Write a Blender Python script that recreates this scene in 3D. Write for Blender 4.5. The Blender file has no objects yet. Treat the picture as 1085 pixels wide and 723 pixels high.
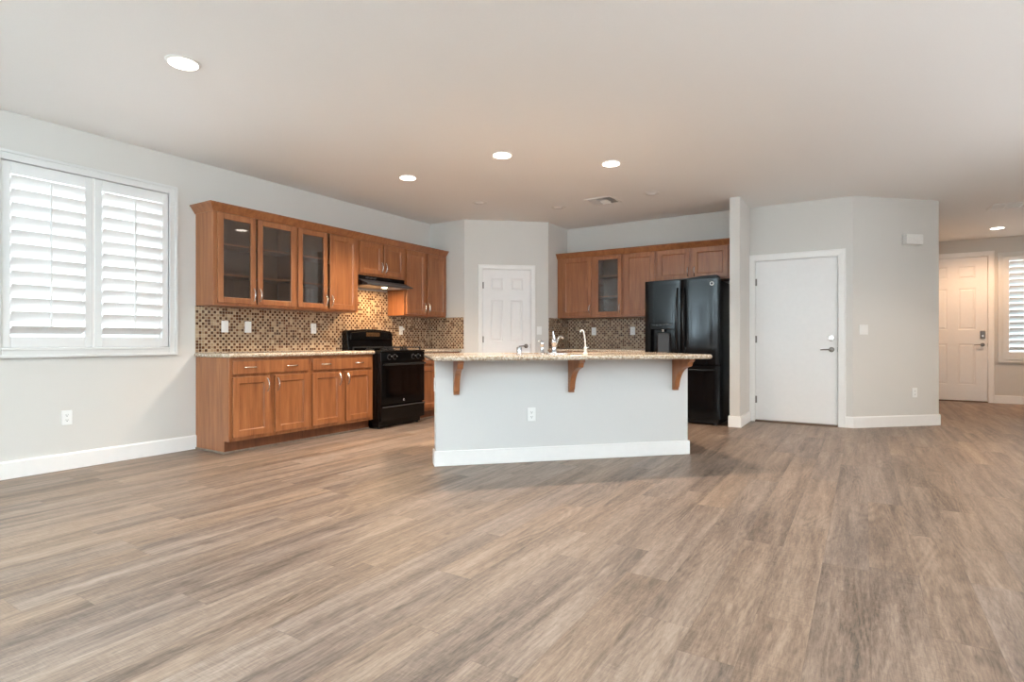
import bpy, bmesh, math, random
from mathutils import Vector, Matrix
random.seed(7)
S = bpy.context.scene
COL = S.collection
PI = math.pi
H = 2.743            # ceiling height

# ------------------------------------------------------------------ camera
cam = bpy.data.cameras.new('camera'); co = bpy.data.objects.new('camera', cam); COL.objects.link(co)
cam.sensor_fit = 'HORIZONTAL'; cam.sensor_width = 36.0
cam.lens = 592.13 / 1085 * 36.0
cam.clip_start = 0.05
co.location = (0, 0, 1.028)
co.rotation_euler = (PI/2, 0, math.radians(32.2034))
S.camera = co

# ------------------------------------------------------------------ exposure, world, daylight, added fill
S.view_settings.view_transform = 'Standard'
S.view_settings.look = 'None'
S.view_settings.gamma = 1.0
S.view_settings.use_curve_mapping = False
S.view_settings.exposure = 0.36
W = bpy.data.worlds.new('world'); S.world = W; W.use_nodes = True
bg = W.node_tree.nodes['Background']
bg.inputs[0].default_value = (0.90, 0.97, 1.0, 1); bg.inputs[1].default_value = 1.7

DAY = (0.65, 0.865, 1.0); DAY2 = (0.92, 0.96, 1.0)
WARM = (1.0, 0.83, 0.65)
def area(name, loc, rot, sx, sy, power, col):
    l = bpy.data.lights.new(name, 'AREA'); l.shape = 'RECTANGLE'; l.size = sx; l.size_y = sy
    l.energy = power; l.color = col
    o = bpy.data.objects.new(name, l); COL.objects.link(o); o.location = loc; o.rotation_euler = rot
    return o
P_REAR = 260; P_REAR2 = 1080; P_SIDE = 85; P_SIDE2 = 32; P_SHUT = 40; P_CAN = 172; P_HALL = 110; P_HOOD = 9; P_ENTRY = 20
REAR = -2.0; RW = 3.0
area('daylight_patio', (-4.05, REAR-0.05, 1.12), (-PI/2-0.6, 0, 0), 0.8, 2.1, P_REAR, DAY)
area('fill_rear', (-0.75, REAR-0.05, 1.45), (-PI/2-0.75, 0, 0), 4.2, 1.5, P_REAR2, DAY)  # broad fill from behind the camera, at the added rear window
area('fill_side', (RW+0.1, 1.7, 1.5), (0, PI/2+0.8, 0), 1.3, 3.0, P_SIDE, DAY2)  # fill through the added right-hand window, source not seen
area('fill_side_far', (RW+0.1, 5.2, 1.5), (0, PI/2+0.8, 0), 1.3, 2.2, P_SIDE2, DAY2)  # more fill, at the second added right-hand window
area('daylight_shutters', (-5.85, 2.08, 1.68), (0, -PI/2, 0), 1.6, 1.3, P_SHUT, DAY2)
area('daylight_entry', (2.35, 12.35, 1.6), (-PI/2, 0, 0), 0.8, 1.6, P_ENTRY, DAY)

# ------------------------------------------------------------------ materials
def lin(c):
    f = lambda v: (v/255/12.92) if v/255 <= 0.04045 else ((v/255+0.055)/1.055)**2.4
    return (f(c[0]), f(c[1]), f(c[2]), 1)
class NT:
    def __init__(s, name):
        s.m = bpy.data.materials.new(name); s.m.use_nodes = True
        s.t = s.m.node_tree; s.b = s.t.nodes['Principled BSDF']; s.out = s.t.nodes['Material Output']
    def n(s, typ, **kw):
        o = s.t.nodes.new(typ)
        for k, v in kw.items(): setattr(o, k, v)
        return o
    def l(s, a, b): s.t.links.new(a, b)
    def val(s, sock, v):
        if hasattr(v, 'is_output'): s.l(v, sock)
        else: sock.default_value = v
    def math(s, op, a, b=0.0, c=None):
        o = s.n('ShaderNodeMath', operation=op)
        s.val(o.inputs[0], a); s.val(o.inputs[1], b)
        if c is not None: s.val(o.inputs[2], c)
        return o.outputs[0]
    def comb(s, x, y, z):
        o = s.n('ShaderNodeCombineXYZ'); s.val(o.inputs[0], x); s.val(o.inputs[1], y); s.val(o.inputs[2], z); return o.outputs[0]
    def obj(s):
        c = s.n('ShaderNodeTexCoord'); x = s.n('ShaderNodeSeparateXYZ'); s.l(c.outputs['Object'], x.inputs[0])
        return c.outputs['Object'], x.outputs[0], x.outputs[1], x.outputs[2]
    def mapped(s, vec, sc):
        o = s.n('ShaderNodeMapping'); s.l(vec, o.inputs[0]); o.inputs[3].default_value = sc; return o.outputs[0]
    def noise(s, vec, scale, detail=2.0, rough=0.5, dist=0.0):
        o = s.n('ShaderNodeTexNoise'); s.l(vec, o.inputs['Vector']); o.inputs['Scale'].default_value = scale
        o.inputs['Detail'].default_value = detail; o.inputs['Roughness'].default_value = rough; o.inputs['Distortion'].default_value = dist
        return o.outputs[0]
    def white(s, vec):
        o = s.n('ShaderNodeTexWhiteNoise', noise_dimensions='3D'); s.l(vec, o.inputs['Vector']); return o.outputs['Value']
    def ramp(s, fac, stops):
        o = s.n('ShaderNodeValToRGB'); s.val(o.inputs[0], fac); e = o.color_ramp.elements
        while len(e) < len(stops): e.new(0.5)
        for i, (p, c) in enumerate(stops): e[i].position = p; e[i].color = c
        return o.outputs[0]
    def mix(s, fac, a, b, blend='MIX'):
        o = s.n('ShaderNodeMix', data_type='RGBA', blend_type=blend)
        s.val(o.inputs[0], fac); s.val(o.inputs[6], a); s.val(o.inputs[7], b); return o.outputs[2]
    def bump(s, h, strength, dist=0.002):
        o = s.n('ShaderNodeBump'); s.l(h, o.inputs['Height']); o.inputs['Strength'].default_value = strength; o.inputs['Distance'].default_value = dist
        s.l(o.outputs[0], s.b.inputs['Normal'])
def simple(name, rgb, rough=0.5, metal=0.0, var=0.03, scale=20, coat=0.0, spec=0.5, bump=0.0):
    k = NT(name); v, *_ = k.obj()
    n = k.noise(v, scale, 3)
    c = lin(rgb); lo = tuple(x*(1-var) for x in c[:3])+(1,); hi = tuple(min(1, x*(1+var)) for x in c[:3])+(1,)
    k.l(k.ramp(n, [(0.3, lo), (0.7, hi)]), k.b.inputs['Base Color'])
    k.b.inputs['Roughness'].default_value = rough; k.b.inputs['Metallic'].default_value = metal
    k.b.inputs['Coat Weight'].default_value = coat; k.b.inputs['Specular IOR Level'].default_value = spec
    if bump: k.bump(n, bump)
    return k.m
def emit(name, rgb, strength):
    k = NT(name); k.b.inputs['Base Color'].default_value = lin(rgb)
    k.b.inputs['Emission Color'].default_value = lin(rgb); k.b.inputs['Emission Strength'].default_value = strength
    return k.m
def glass(name, tint=(1, 1, 1, 1), refl=0.07, rough=0.0):
    k = NT(name); k.t.nodes.remove(k.b)
    t = k.n('ShaderNodeBsdfTransparent'); t.inputs[0].default_value = tint
    g = k.n('ShaderNodeBsdfGlossy'); g.inputs['Roughness'].default_value = rough
    lw = k.n('ShaderNodeFresnel'); lw.inputs[0].default_value = 1.5
    mx = k.n('ShaderNodeMixShader'); k.l(k.math('MULTIPLY', lw.outputs[0], refl/0.05), mx.inputs[0]); k.l(t.outputs[0], mx.inputs[1]); k.l(g.outputs[0], mx.inputs[2])
    k.l(mx.outputs[0], k.out.inputs[0]); return k.m
def wood(name, dark, mid, light, rough=0.38):
    k = NT(name); v, x, y, z = k.obj()
    n1 = k.noise(k.mapped(v, (22, 22, 1.6)), 1.0, 5, 0.6, 0.5)
    n2 = k.noise(k.mapped(v, (140, 140, 5)), 1.0, 3, 0.6)
    f = k.math('ADD', k.math('MULTIPLY', n1, 0.7), k.math('MULTIPLY', n2, 0.3))
    k.l(k.ramp(f, [(0.30, lin(dark)), (0.5, lin(mid)), (0.72, lin(light))]), k.b.inputs['Base Color'])
    k.b.inputs['Roughness'].default_value = rough
    k.b.inputs['Coat Weight'].default_value = 0.25; k.b.inputs['Coat Roughness'].default_value = 0.2
    return k.m
def granite(name):
    k = NT(name); v, *_ = k.obj()
    a = k.noise(v, 55, 3, 0.6); b = k.noise(v, 130, 2, 0.5); c = k.noise(v, 230, 2, 0.5)
    col = k.ramp(a, [(0.36, lin((164, 140, 116))), (0.5, lin((198, 180, 158))), (0.64, lin((222, 212, 198)))])
    col = k.mix(k.ramp(b, [(0.34, (1, 1, 1, 1)), (0.40, (0, 0, 0, 1))]), col, lin((112, 92, 76)))
    col = k.mix(k.ramp(c, [(0.30, (1, 1, 1, 1)), (0.35, (0, 0, 0, 1))]), col, lin((56, 50, 46)))
    k.l(col, k.b.inputs['Base Color']); k.b.inputs['Roughness'].default_value = 0.13
    return k.m
def mosaic(name, pitch=0.0288):
    k = NT(name); v, x, y, z = k.obj()
    u = k.math('DIVIDE', x, pitch); w = k.math('DIVIDE', z, pitch)
    iu = k.math('FLOOR', u); iw = k.math('FLOOR', w); fu = k.math('FRACT', u); fw = k.math('FRACT', w)
    cell = k.comb(iu, iw, 0.0)
    r = k.white(cell); r2 = k.white(k.comb(iu, iw, 7.3))
    par = k.math('MODULO', k.math('ABSOLUTE', k.math('ADD', iu, iw)), 2.0)
    th = k.math('ADD', k.math('MULTIPLY', par, 0.70), 0.14)
    dark = k.math('LESS_THAN', r, th)
    tan = k.ramp(r2, [(0.0, lin((152, 125, 99))), (0.5, lin((169, 143, 115))), (1.0, lin((186, 162, 134)))])
    brn = k.ramp(r2, [(0.0, lin((70, 42, 26))), (0.6, lin((88, 54, 33))), (1.0, lin((108, 68, 42)))])
    col = k.mix(dark, tan, brn)
    eu = k.math('ABSOLUTE', k.math('SUBTRACT', fu, 0.5)); ew = k.math('ABSOLUTE', k.math('SUBTRACT', fw, 0.5))
    edge = k.math('GREATER_THAN', k.math('MAXIMUM', eu, ew), 0.452)
    col = k.mix(edge, col, lin((196, 176, 150)))
    k.l(col, k.b.inputs['Base Color'])
    k.l(k.math('ADD', k.math('MULTIPLY', edge, 0.45), 0.22), k.b.inputs['Roughness'])
    h = k.math('SUBTRACT', 1.0, edge); k.bump(h, 0.4, 0.001)
    return k.m
def planks(name, Wd=0.182, L=1.22):
    k = NT(name); v, x, y, z = k.obj()
    u = k.math('DIVIDE', k.math('ADD', x, 20.0), Wd); cu = k.math('FLOOR', u); fu = k.math('FRACT', u)
    off = k.math('MULTIPLY', k.white(k.comb(cu, 3.1, 0.0)), L)
    w = k.math('DIVIDE', k.math('ADD', k.math('ADD', y, 20.0), off), L); cw = k.math('FLOOR', w); fw = k.math('FRACT', w)
    idv = k.white(k.comb(cu, cw, 0.0)); id2 = k.white(k.comb(cu, cw, 5.5))
    ox = k.math('MULTIPLY', idv, 37.0); oy = k.math('MULTIPLY', id2, 53.0)
    def g(sx, sy, sc, det, ro, di):
        return k.noise(k.comb(k.math('ADD', k.math('MULTIPLY', x, sx), ox), k.math('ADD', k.math('MULTIPLY', y, sy), oy), idv), sc, det, ro, di)
    broad = g(8.0, 0.55, 1.0, 3, 0.5, 0.7)
    mid = g(22.0, 1.6, 1.0, 3, 0.6, 0.6)
    fine = g(120.0, 14.0, 1.0, 3, 0.7, 0.5)
    patch = g(3.5, 2.2, 1.0, 2, 0.5, 0.0)
    contour = k.math('SINE', k.math('MULTIPLY', g(5.5, 0.75, 1.0, 1.5, 0.4, 0.35), 110.0))
    ring = k.math('MULTIPLY', contour, k.ramp(patch, [(0.46, (0, 0, 0, 1)), (0.6, (1, 1, 1, 1))]))
    saw = k.math('MULTIPLY', k.math('SUBTRACT', g(16.0, 170.0, 1.0, 2, 0.6, 0.3), 0.5), k.ramp(patch, [(0.35, (1, 1, 1, 1)), (0.6, (0.25, 0.25, 0.25, 1))]))
    f = k.math('ADD', k.math('MULTIPLY', broad, 0.39), k.math('MULTIPLY', mid, 0.24))
    f = k.math('ADD', f, k.math('MULTIPLY', fine, 0.36))
    f = k.math('ADD', f, k.math('MULTIPLY', ring, 0.028))
    f = k.math('ADD', f, k.math('MULTIPLY', saw, 0.16))
    f = k.math('ADD', f, k.math('MULTIPLY', k.math('SUBTRACT', idv, 0.5), 0.035))
    f = k.math('ADD', f, 0.005)
    col = k.ramp(f, [(0.37, lin((88, 76, 68))), (0.455, lin((121, 105, 94))), (0.54, lin((144, 126, 113))), (0.65, lin((168, 151, 138)))])
    tint = k.ramp(id2, [(0.0, lin((248, 248, 250))), (0.5, lin((252, 249, 245))), (1.0, lin((255, 248, 239)))])
    col = k.mix(1.0, col, tint, 'MULTIPLY')
    vo = k.n('ShaderNodeTexVoronoi'); k.l(k.comb(k.math('MULTIPLY', x, 3.0), k.math('MULTIPLY', y, 2.0), 0.0), vo.inputs['Vector']); vo.inputs['Scale'].default_value = 1.0
    knot = k.math('LESS_THAN', vo.outputs['Distance'], 0.022)
    col = k.mix(k.math('MULTIPLY', knot, 0.7), col, lin((62, 52, 46)))
    eu = k.math('GREATER_THAN', k.math('ABSOLUTE', k.math('SUBTRACT', fu, 0.5)), 0.495)
    ew = k.math('GREATER_THAN', k.math('ABSOLUTE', k.math('SUBTRACT', fw, 0.5)), 0.4990)
    e = k.math('MAXIMUM', eu, ew)
    col = k.mix(k.math('MULTIPLY', e, 0.35), col, lin((86, 74, 66)))
    k.l(col, k.b.inputs['Base Color'])
    k.l(k.math('ADD', k.math('MULTIPLY', fine, 0.16), 0.36), k.b.inputs['Roughness'])
    k.b.inputs['Specular IOR Level'].default_value = 0.4
    k.bump(k.math('SUBTRACT', fine, e), 0.12, 0.001)
    return k.m

M = {}
M['wall'] = simple('wall_paint', (214, 211, 206), 0.85, var=0.012, scale=260, bump=0.08)
M['ceil'] = simple('ceiling_paint', (236, 235, 233), 0.9, var=0.012, scale=200, bump=0.12)
M['isl'] = simple('island_paint', (214, 213, 211), 0.8, var=0.01, scale=260, bump=0.06)
M['trim'] = simple('white_trim', (242, 241, 239), 0.4, var=0.01)
M['door'] = simple('white_door_paint', (240, 239, 238), 0.42, var=0.01)
M['shut'] = simple('shutter_white', (226, 227, 226), 0.4, var=0.01)
M['casing'] = simple('window_casing_paint', (222, 222, 220), 0.45, var=0.01)
M['floor'] = planks('plank_floor')
M['wood'] = wood('maple_cabinet', (120, 71, 40), (150, 93, 54), (174, 114, 71))
M['kick'] = wood('toe_kick_wood', (92, 50, 28), (112, 64, 36), (128, 76, 46), 0.5)
M['shelf'] = wood('cabinet_inside', (92, 64, 45), (114, 82, 60), (130, 98, 74), 0.5)
M['shoe'] = wood('grey_shoe_strip', (108, 96, 86), (128, 114, 102), (146, 132, 118), 0.5)
M['granite'] = granite('granite')
M['mosaic'] = mosaic('mosaic_tile')
M['nickel'] = simple('brushed_nickel', (214, 209, 203), 0.25, 1.0)
M['dnickel'] = simple('satin_nickel_dark', (128, 122, 116), 0.3, 1.0)
M['chrome'] = simple('chrome', (196, 196, 198), 0.12, 1.0)
M['steel'] = simple('sink_steel', (176, 176, 176), 0.3, 1.0)
M['black'] = simple('gloss_black', (12, 12, 13), 0.14, coat=0.1, spec=0.255, var=0.05)
M['fridge'] = simple('fridge_black', (17, 18, 20), 0.1, spec=0.25, var=0.05)
M['matteb'] = simple('matte_black', (20, 20, 20), 0.5, var=0.05)
M['iron'] = simple('cast_iron', (30, 29, 29), 0.55, var=0.1)
M['oglass'] = simple('oven_glass', (7, 7, 8), 0.07, spec=0.25)
M['dgrey'] = simple('dark_grey_plastic', (62, 62, 64), 0.4)
M['plate'] = simple('white_plate', (238, 238, 236), 0.35, var=0.005)
M['slot'] = simple('outlet_slot', (70, 68, 66), 0.6)
M['vent'] = simple('vent_white', (232, 230, 226), 0.5)
M['dark'] = simple('vent_dark', (74, 69, 64), 0.8)
M['trimring'] = simple('can_trim', (226, 224, 220), 0.45)
M['canoff'] = simple('can_unlit', (244, 243, 241), 0.25)
M['canon'] = emit('can_lit', (255, 244, 230), 6.0)
M['hoodlamp'] = emit('hood_lamp', (255, 222, 170), 14.0)
M['badge'] = simple('badge_silver', (206, 206, 208), 0.25, 0.8)
M['badgedark'] = simple('badge_dark', (60, 60, 64), 0.3, 0.4)
M['display'] = simple('display_brown', (70, 52, 36), 0.12, coat=0.5, var=0.4, scale=60)
M['thresh'] = simple('threshold_bronze', (112, 92, 78), 0.4, 0.3)
M['winglass'] = glass('window_glass')
M['cabglass'] = glass('cabinet_glass', (0.93, 0.93, 0.93, 1), 0.075, 0.015)
M['vinyl'] = simple('window_vinyl', (236, 236, 236), 0.5)

# ------------------------------------------------------------------ mesh helpers
class MB:
    def __init__(s): s.b = bmesh.new()
    def box(s, x0, x1, y0, y1, z0, z1):
        v = [s.b.verts.new((x, y, z)) for x in (x0, x1) for y in (y0, y1) for z in (z0, z1)]
        for f in ((0,1,3,2),(4,6,7,5),(0,4,5,1),(2,3,7,6),(0,2,6,4),(1,5,7,3)): s.b.faces.new([v[i] for i in f])
        return s
    def prism(s, pts, fn, a, c):
        """closed polygon pts extruded from a to c; fn(p, q, t) -> xyz"""
        A = [s.b.verts.new(fn(p, q, a)) for p, q in pts]; B = [s.b.verts.new(fn(p, q, c)) for p, q in pts]
        s.b.faces.new(A); s.b.faces.new(B[::-1]); n = len(pts)
        for i in range(n): s.b.faces.new((A[i], A[(i+1) % n], B[(i+1) % n], B[i]))
        return s
    def prism_z(s, pts, z0, z1): return s.prism(pts, lambda p, q, t: (p, q, t), z0, z1)
    def prism_x(s, pts, x0, x1): return s.prism(pts, lambda p, q, t: (t, p, q), x0, x1)   # pts are (y, z)
    def prism_y(s, pts, y0, y1): return s.prism(pts, lambda p, q, t: (p, t, q), y0, y1)   # pts are (x, z)
    def tube(s, path, r, n=10, cap=True):
        path = [Vector(p) for p in path]; rs = r if isinstance(r, (list, tuple)) else [r]*len(path)
        rings = []; up = None
        for i, p in enumerate(path):
            t = (path[min(i+1, len(path)-1)]-path[max(i-1, 0)]).normalized()
            if up is None:
                up = Vector((0, 0, 1)) if abs(t.z) < 0.9 else Vector((1, 0, 0))
            a = t.cross(up).normalized(); b2 = a.cross(t).normalized(); up = b2
            rings.append([s.b.verts.new(p+(a*math.cos(k*2*PI/n)+b2*math.sin(k*2*PI/n))*rs[i]) for k in range(n)])
        for i in range(len(rings)-1):
            for k in range(n): s.b.faces.new((rings[i][k], rings[i][(k+1) % n], rings[i+1][(k+1) % n], rings[i+1][k]))
        if cap: s.b.faces.new(rings[0][::-1]); s.b.faces.new(rings[-1])
        return s
    def lathe(s, prof, c=(0, 0, 0), ax='z', n=24):
        """prof: (radius, height) pairs"""
        def pt(r, h, a):
            x, y = r*math.cos(a), r*math.sin(a)
            d = {'z': (x, y, h), 'y': (x, h, y), 'x': (h, x, y)}[ax]
            return (c[0]+d[0], c[1]+d[1], c[2]+d[2])
        rings = []
        for r, h in prof:
            if r < 1e-6: rings.append([s.b.verts.new(pt(0, h, 0))])
            else: rings.append([s.b.verts.new(pt(r, h, k*2*PI/n)) for k in range(n)])
        for A, B in zip(rings, rings[1:]):
            for k in range(n):
                j = (k+1) % n
                if len(A) == 1 and len(B) == 1: continue
                if len(A) == 1: s.b.faces.new((A[0], B[j], B[k]))
                elif len(B) == 1: s.b.faces.new((A[k], A[j], B[0]))
                else: s.b.faces.new((A[k], A[j], B[j], B[k]))
        for R in (rings[0], rings[-1]):
            if len(R) > 1: s.b.faces.new(R)
        return s
    def panels(s, xs, zs, cells, y0, y1, prof):
        """slab front at y0, back at y1, on a grid; cells in `cells` carry the profile [(inset, depth), ...]"""
        d = {}
        def V(x, y, z):
            q = (round(x, 5), round(y, 5), round(z, 5))
            if q not in d: d[q] = s.b.verts.new(q)
            return d[q]
        def rect(x0, x1, z0, z1, y): return [V(x0, y, z0), V(x1, y, z0), V(x1, y, z1), V(x0, y, z1)]
        for i in range(len(xs)-1):
            for j in range(len(zs)-1):
                R = rect(xs[i], xs[i+1], zs[j], zs[j+1], y0)
                if (i, j) in cells:
                    for ins, dep in prof:
                        N = rect(xs[i]+ins, xs[i+1]-ins, zs[j]+ins, zs[j+1]-ins, y0+dep)
                        for k in range(4): s.b.faces.new((R[k], R[(k+1) % 4], N[(k+1) % 4], N[k]))
                        R = N
                s.b.faces.new(R)
        X0, X1, Z0, Z1 = xs[0], xs[-1], zs[0], zs[-1]
        for j in range(len(zs)-1):
            s.b.faces.new((V(X0, y0, zs[j]), V(X0, y0, zs[j+1]), V(X0, y1, zs[j+1]), V(X0, y1, zs[j])))
            s.b.faces.new((V(X1, y0, zs[j]), V(X1, y0, zs[j+1]), V(X1, y1, zs[j+1]), V(X1, y1, zs[j])))
        for i in range(len(xs)-1):
            s.b.faces.new((V(xs[i], y0, Z0), V(xs[i+1], y0, Z0), V(xs[i+1], y1, Z0), V(xs[i], y1, Z0)))
            s.b.faces.new((V(xs[i], y0, Z1), V(xs[i+1], y0, Z1), V(xs[i+1], y1, Z1), V(xs[i], y1, Z1)))
        for i in range(len(xs)-1):
            for j in range(len(zs)-1): s.b.faces.new(rect(xs[i], xs[i+1], zs[j], zs[j+1], y1))
        return s
    def build(s, name, mat, parent=None, bevel=0.0, seg=2, smooth=False, loc=None, rz=0.0):
        bmesh.ops.recalc_face_normals(s.b, faces=s.b.faces[:])
        me = bpy.data.meshes.new(name); s.b.to_mesh(me); s.b.free()
        me.materials.append(M[mat])
        o = bpy.data.objects.new(name, me); COL.objects.link(o)
        if parent is not None: o.parent = parent
        if loc is not None: o.location = loc
        o.rotation_euler = (0, 0, rz)
        if bevel:
            m = o.modifiers.new('bevel', 'BEVEL'); m.width = bevel; m.segments = seg; m.limit_method = 'ANGLE'; m.angle_limit = math.radians(35)
        if smooth:
            for p in me.polygons: p.use_smooth = True
            if bevel == 0:
                try: me.set_sharp_from_angle(angle=math.radians(40))
                except Exception: pass
        return o
def box(*a): return MB().box(*a)
def tag(o, label, cat, group=None):
    o['label'] = label; o['category'] = cat
    if group: o['group'] = group
    return o
def thing(name, label, cat, loc, rz=0.0, group=None):
    o = bpy.data.objects.new(name, None); COL.objects.link(o); o.empty_display_size = 0.1
    o.location = loc; o.rotation_euler = (0, 0, rz)
    return tag(o, label, cat, group)
def struct(o, label=None, cat=None):
    o['kind'] = 'structure'
    if label: o['label'] = label
    if cat: o['category'] = cat
    return o
def root(name, loc, rz=0.0, label=None, cat=None):
    o = bpy.data.objects.new(name, None); COL.objects.link(o); o.empty_display_size = 0.1
    o.location = loc; o.rotation_euler = (0, 0, rz); return struct(o, label, cat)
def frame(p0, p1):
    dx, dy = p1[0]-p0[0], p1[1]-p0[1]
    return (p0[0], p0[1], 0), math.atan2(dy, dx), math.hypot(dx, dy)

# ------------------------------------------------------------------ plan of the room (metres)
LW = -5.40; BW = 7.73
PA = (LW, 6.31); PB = (-4.765, 6.31); PC = (-3.862, 7.115); PD = (-3.862, BW)
PF = (-0.11, BW); PG = (0.775, 8.565); EN = 12.1

e45 = Vector((1, 1, 0))/math.sqrt(2); d45 = Vector((-1, 1, 0))/math.sqrt(2)

def wall(name, p0, p1, openings=(), th=0.12, label=None, mat='wall', z1=H):
    """front face runs p0 -> p1 (left to right seen from the room); openings: (s0, s1, z0, z1, recess)"""
    loc, rz, L = frame(p0, p1); m = MB(); cuts = sorted(openings); x = 0.0
    for (a, b, za, zb, rec) in cuts:
        if a > x: m.box(x, a, 0, th, 0, z1)
        if za > 0: m.box(a, b, 0, th, 0, za)
        m.box(a, b, 0, th, zb, z1)
        if rec: m.box(a, b, rec, th, za, zb)
        x = b
    if x < L: m.box(x, L, 0, th, 0, z1)
    return struct(m.build(name, mat, loc=loc, rz=rz), label or None, 'wall')
BT = 0.016; BH = 0.132
def baseboard(name, p0, p1, s0, s1, label=None):
    loc, rz, L = frame(p0, p1)
    m = MB().prism_x([(-0.0005, 0), (-BT, 0), (-BT, BH-0.012), (-BT+0.006, BH), (-0.0005, BH)], s0, s1)
    return struct(m.build(name, 'trim', loc=loc, rz=rz), label, 'baseboard')

fl = struct(box(-5.7, RW+0.15, REAR-0.15, EN+0.15, -0.08, 0).build('floor', 'floor'), 'grey brown wood plank floor across the whole room', 'floor')
ce = struct(box(-5.7, RW+0.15, REAR-0.15, EN+0.15, H, H+0.1).build('ceiling', 'ceil'), 'flat off white painted ceiling', 'ceiling')

UNLIT = [(-4.03, 5.642), (-3.317, 6.38), (-2.09, 6.352)]
VENTS = [(-2.87, -2.52, 6.19, 6.54), (1.355, 2.0, 9.16, 9.50)]
cm = MB()
for x, y in UNLIT: cm.lathe([(0.0785, H-0.05), (0.0785, H+0.2)], (x, y, 0), n=32)
for x0, x1, y0, y1 in VENTS: cm.box(x0+0.024, x1-0.024, y0+0.024, y1-0.024, H-0.05, H+0.2)
cutter = cm.build('cutter', 'ceil')
bo = ce.modifiers.new('recess', 'BOOLEAN'); bo.object = cutter; bo.operation = 'DIFFERENCE'; bo.solver = 'EXACT'
dg = bpy.context.evaluated_depsgraph_get(); nm = bpy.data.meshes.new_from_object(ce.evaluated_get(dg))
ce.modifiers.clear(); ce.data = nm; bpy.data.objects.remove(cutter, do_unlink=True)

WY0, WY1, WZ0, WZ1 = 1.478, 2.655, 0.975, 2.376      # left window opening
wall('wall_left', (LW, REAR), PA, [(WY0-REAR, WY1-REAR, WZ0, WZ1, 0)], 0.14, 'long pale grey wall with the shuttered window')
wall('wall_pantry_side', PA, PB, label='short wall right of the cabinets by the range')
PL_, PRZ, PLEN = frame(PB, PC)
DPX0 = (1.343-1.081)*0.985; DPX1 = DPX0+0.690
wall('wall_pantry', PB, PC, [(DPX0-0.02, DPX1+0.02, 0, 2.06, 0.075)], label='angled wall holding the six panel pantry door')
wall('wall_pantry_return', PC, PD, label='narrow wall between the pantry and the fridge cabinets')
GX0, GX1 = -1.177, -0.268
wall('wall_back', PD, PF, [(GX0-0.02-PD[0], GX1+0.02-PD[0], 0, 2.06, 0.075)], label='back wall behind the fridge and the flat white door')
struct(box(-1.36, -1.245, 7.05, BW-0.001, 0, H).build('wall_fridge_side', 'wall'), 'narrow stub wall right of the black fridge', 'wall')
wall('wall_angle', PF, PG, label='angled grey wall with the chime box')
EDX0, EDX1 = 0.83, 1.742
wall('wall_hall_left', PG, (PG[0], EN), label='hall wall running to the front door')
EWX0, EWX1 = 1.935, 2.75
wall('wall_entry', (PG[0], EN), (RW, EN), [(EDX0-0.02-PG[0], EDX1+0.02-PG[0], 0, 2.46, 0.075), (EWX0-PG[0], EWX1-PG[0], 0.74, 2.42, 0)], label='far entry wall with the front door')
wall('wall_right', (RW, EN), (RW, REAR), [(EN-6.4, EN-4.0, 0.75, 2.25, 0), (EN-3.3, EN-0.1, 0.75, 2.25, 0)], label='right wall outside the view')
PX0, PX1 = -4.47, -3.63; RX0, RX1 = -2.9, 1.4
wall('wall_rear', (RW, REAR), (LW, REAR), [(RW-RX1, RW-RX0, 0.7, 2.2, 0), (RW-PX1, RW-PX0, 0.0, 2.18, 0)], label='wall behind the camera with patio door')
baseboard('baseboard_left', (LW, REAR), PA, 0.0, 2.925-REAR, 'white baseboard under the shuttered window')
baseboard('baseboard_pantry_left', PB, PC, 0.0, DPX0-0.085)
baseboard('baseboard_pantry_right', PB, PC, DPX1+0.085, PLEN)
struct(MB().box(-1.36-BT, -1.245+BT, 7.05-BT, 7.0495, 0, BH).box(-1.2445, -1.245+BT, 7.05, BW-0.03, 0, BH).box(-1.36-BT, -1.3605, 7.05, 7.2, 0, BH).build('baseboard_fridge_side', 'trim', bevel=0.003), 'white baseboard wrapping the stub wall by the fridge', 'baseboard')
aloc, arz, AL = frame(PF, PG)
baseboard('baseboard_back', (GX1+0.085, BW), PF, 0.0, PF[0]-GX1-0.085+0.006)
baseboard('baseboard_angle', PF, PG, -0.006, AL+BT*0.6, 'white baseboard along the angled grey wall')
baseboard('baseboard_hall_left', PG, (PG[0], EN), 0.0, EN-PG[1]-0.002)
baseboard('baseboard_entry', (PG[0], EN), (RW, EN), EDX1+0.085-PG[0], RW-PG[0]-0.02, 'white baseboard under the entry window')
baseboard('baseboard_right', (RW, EN), (RW, REAR), 0.0, EN-REAR)
baseboard('baseboard_rear', (RW, REAR), (LW, REAR), 0.0, RW-PX1)

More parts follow.
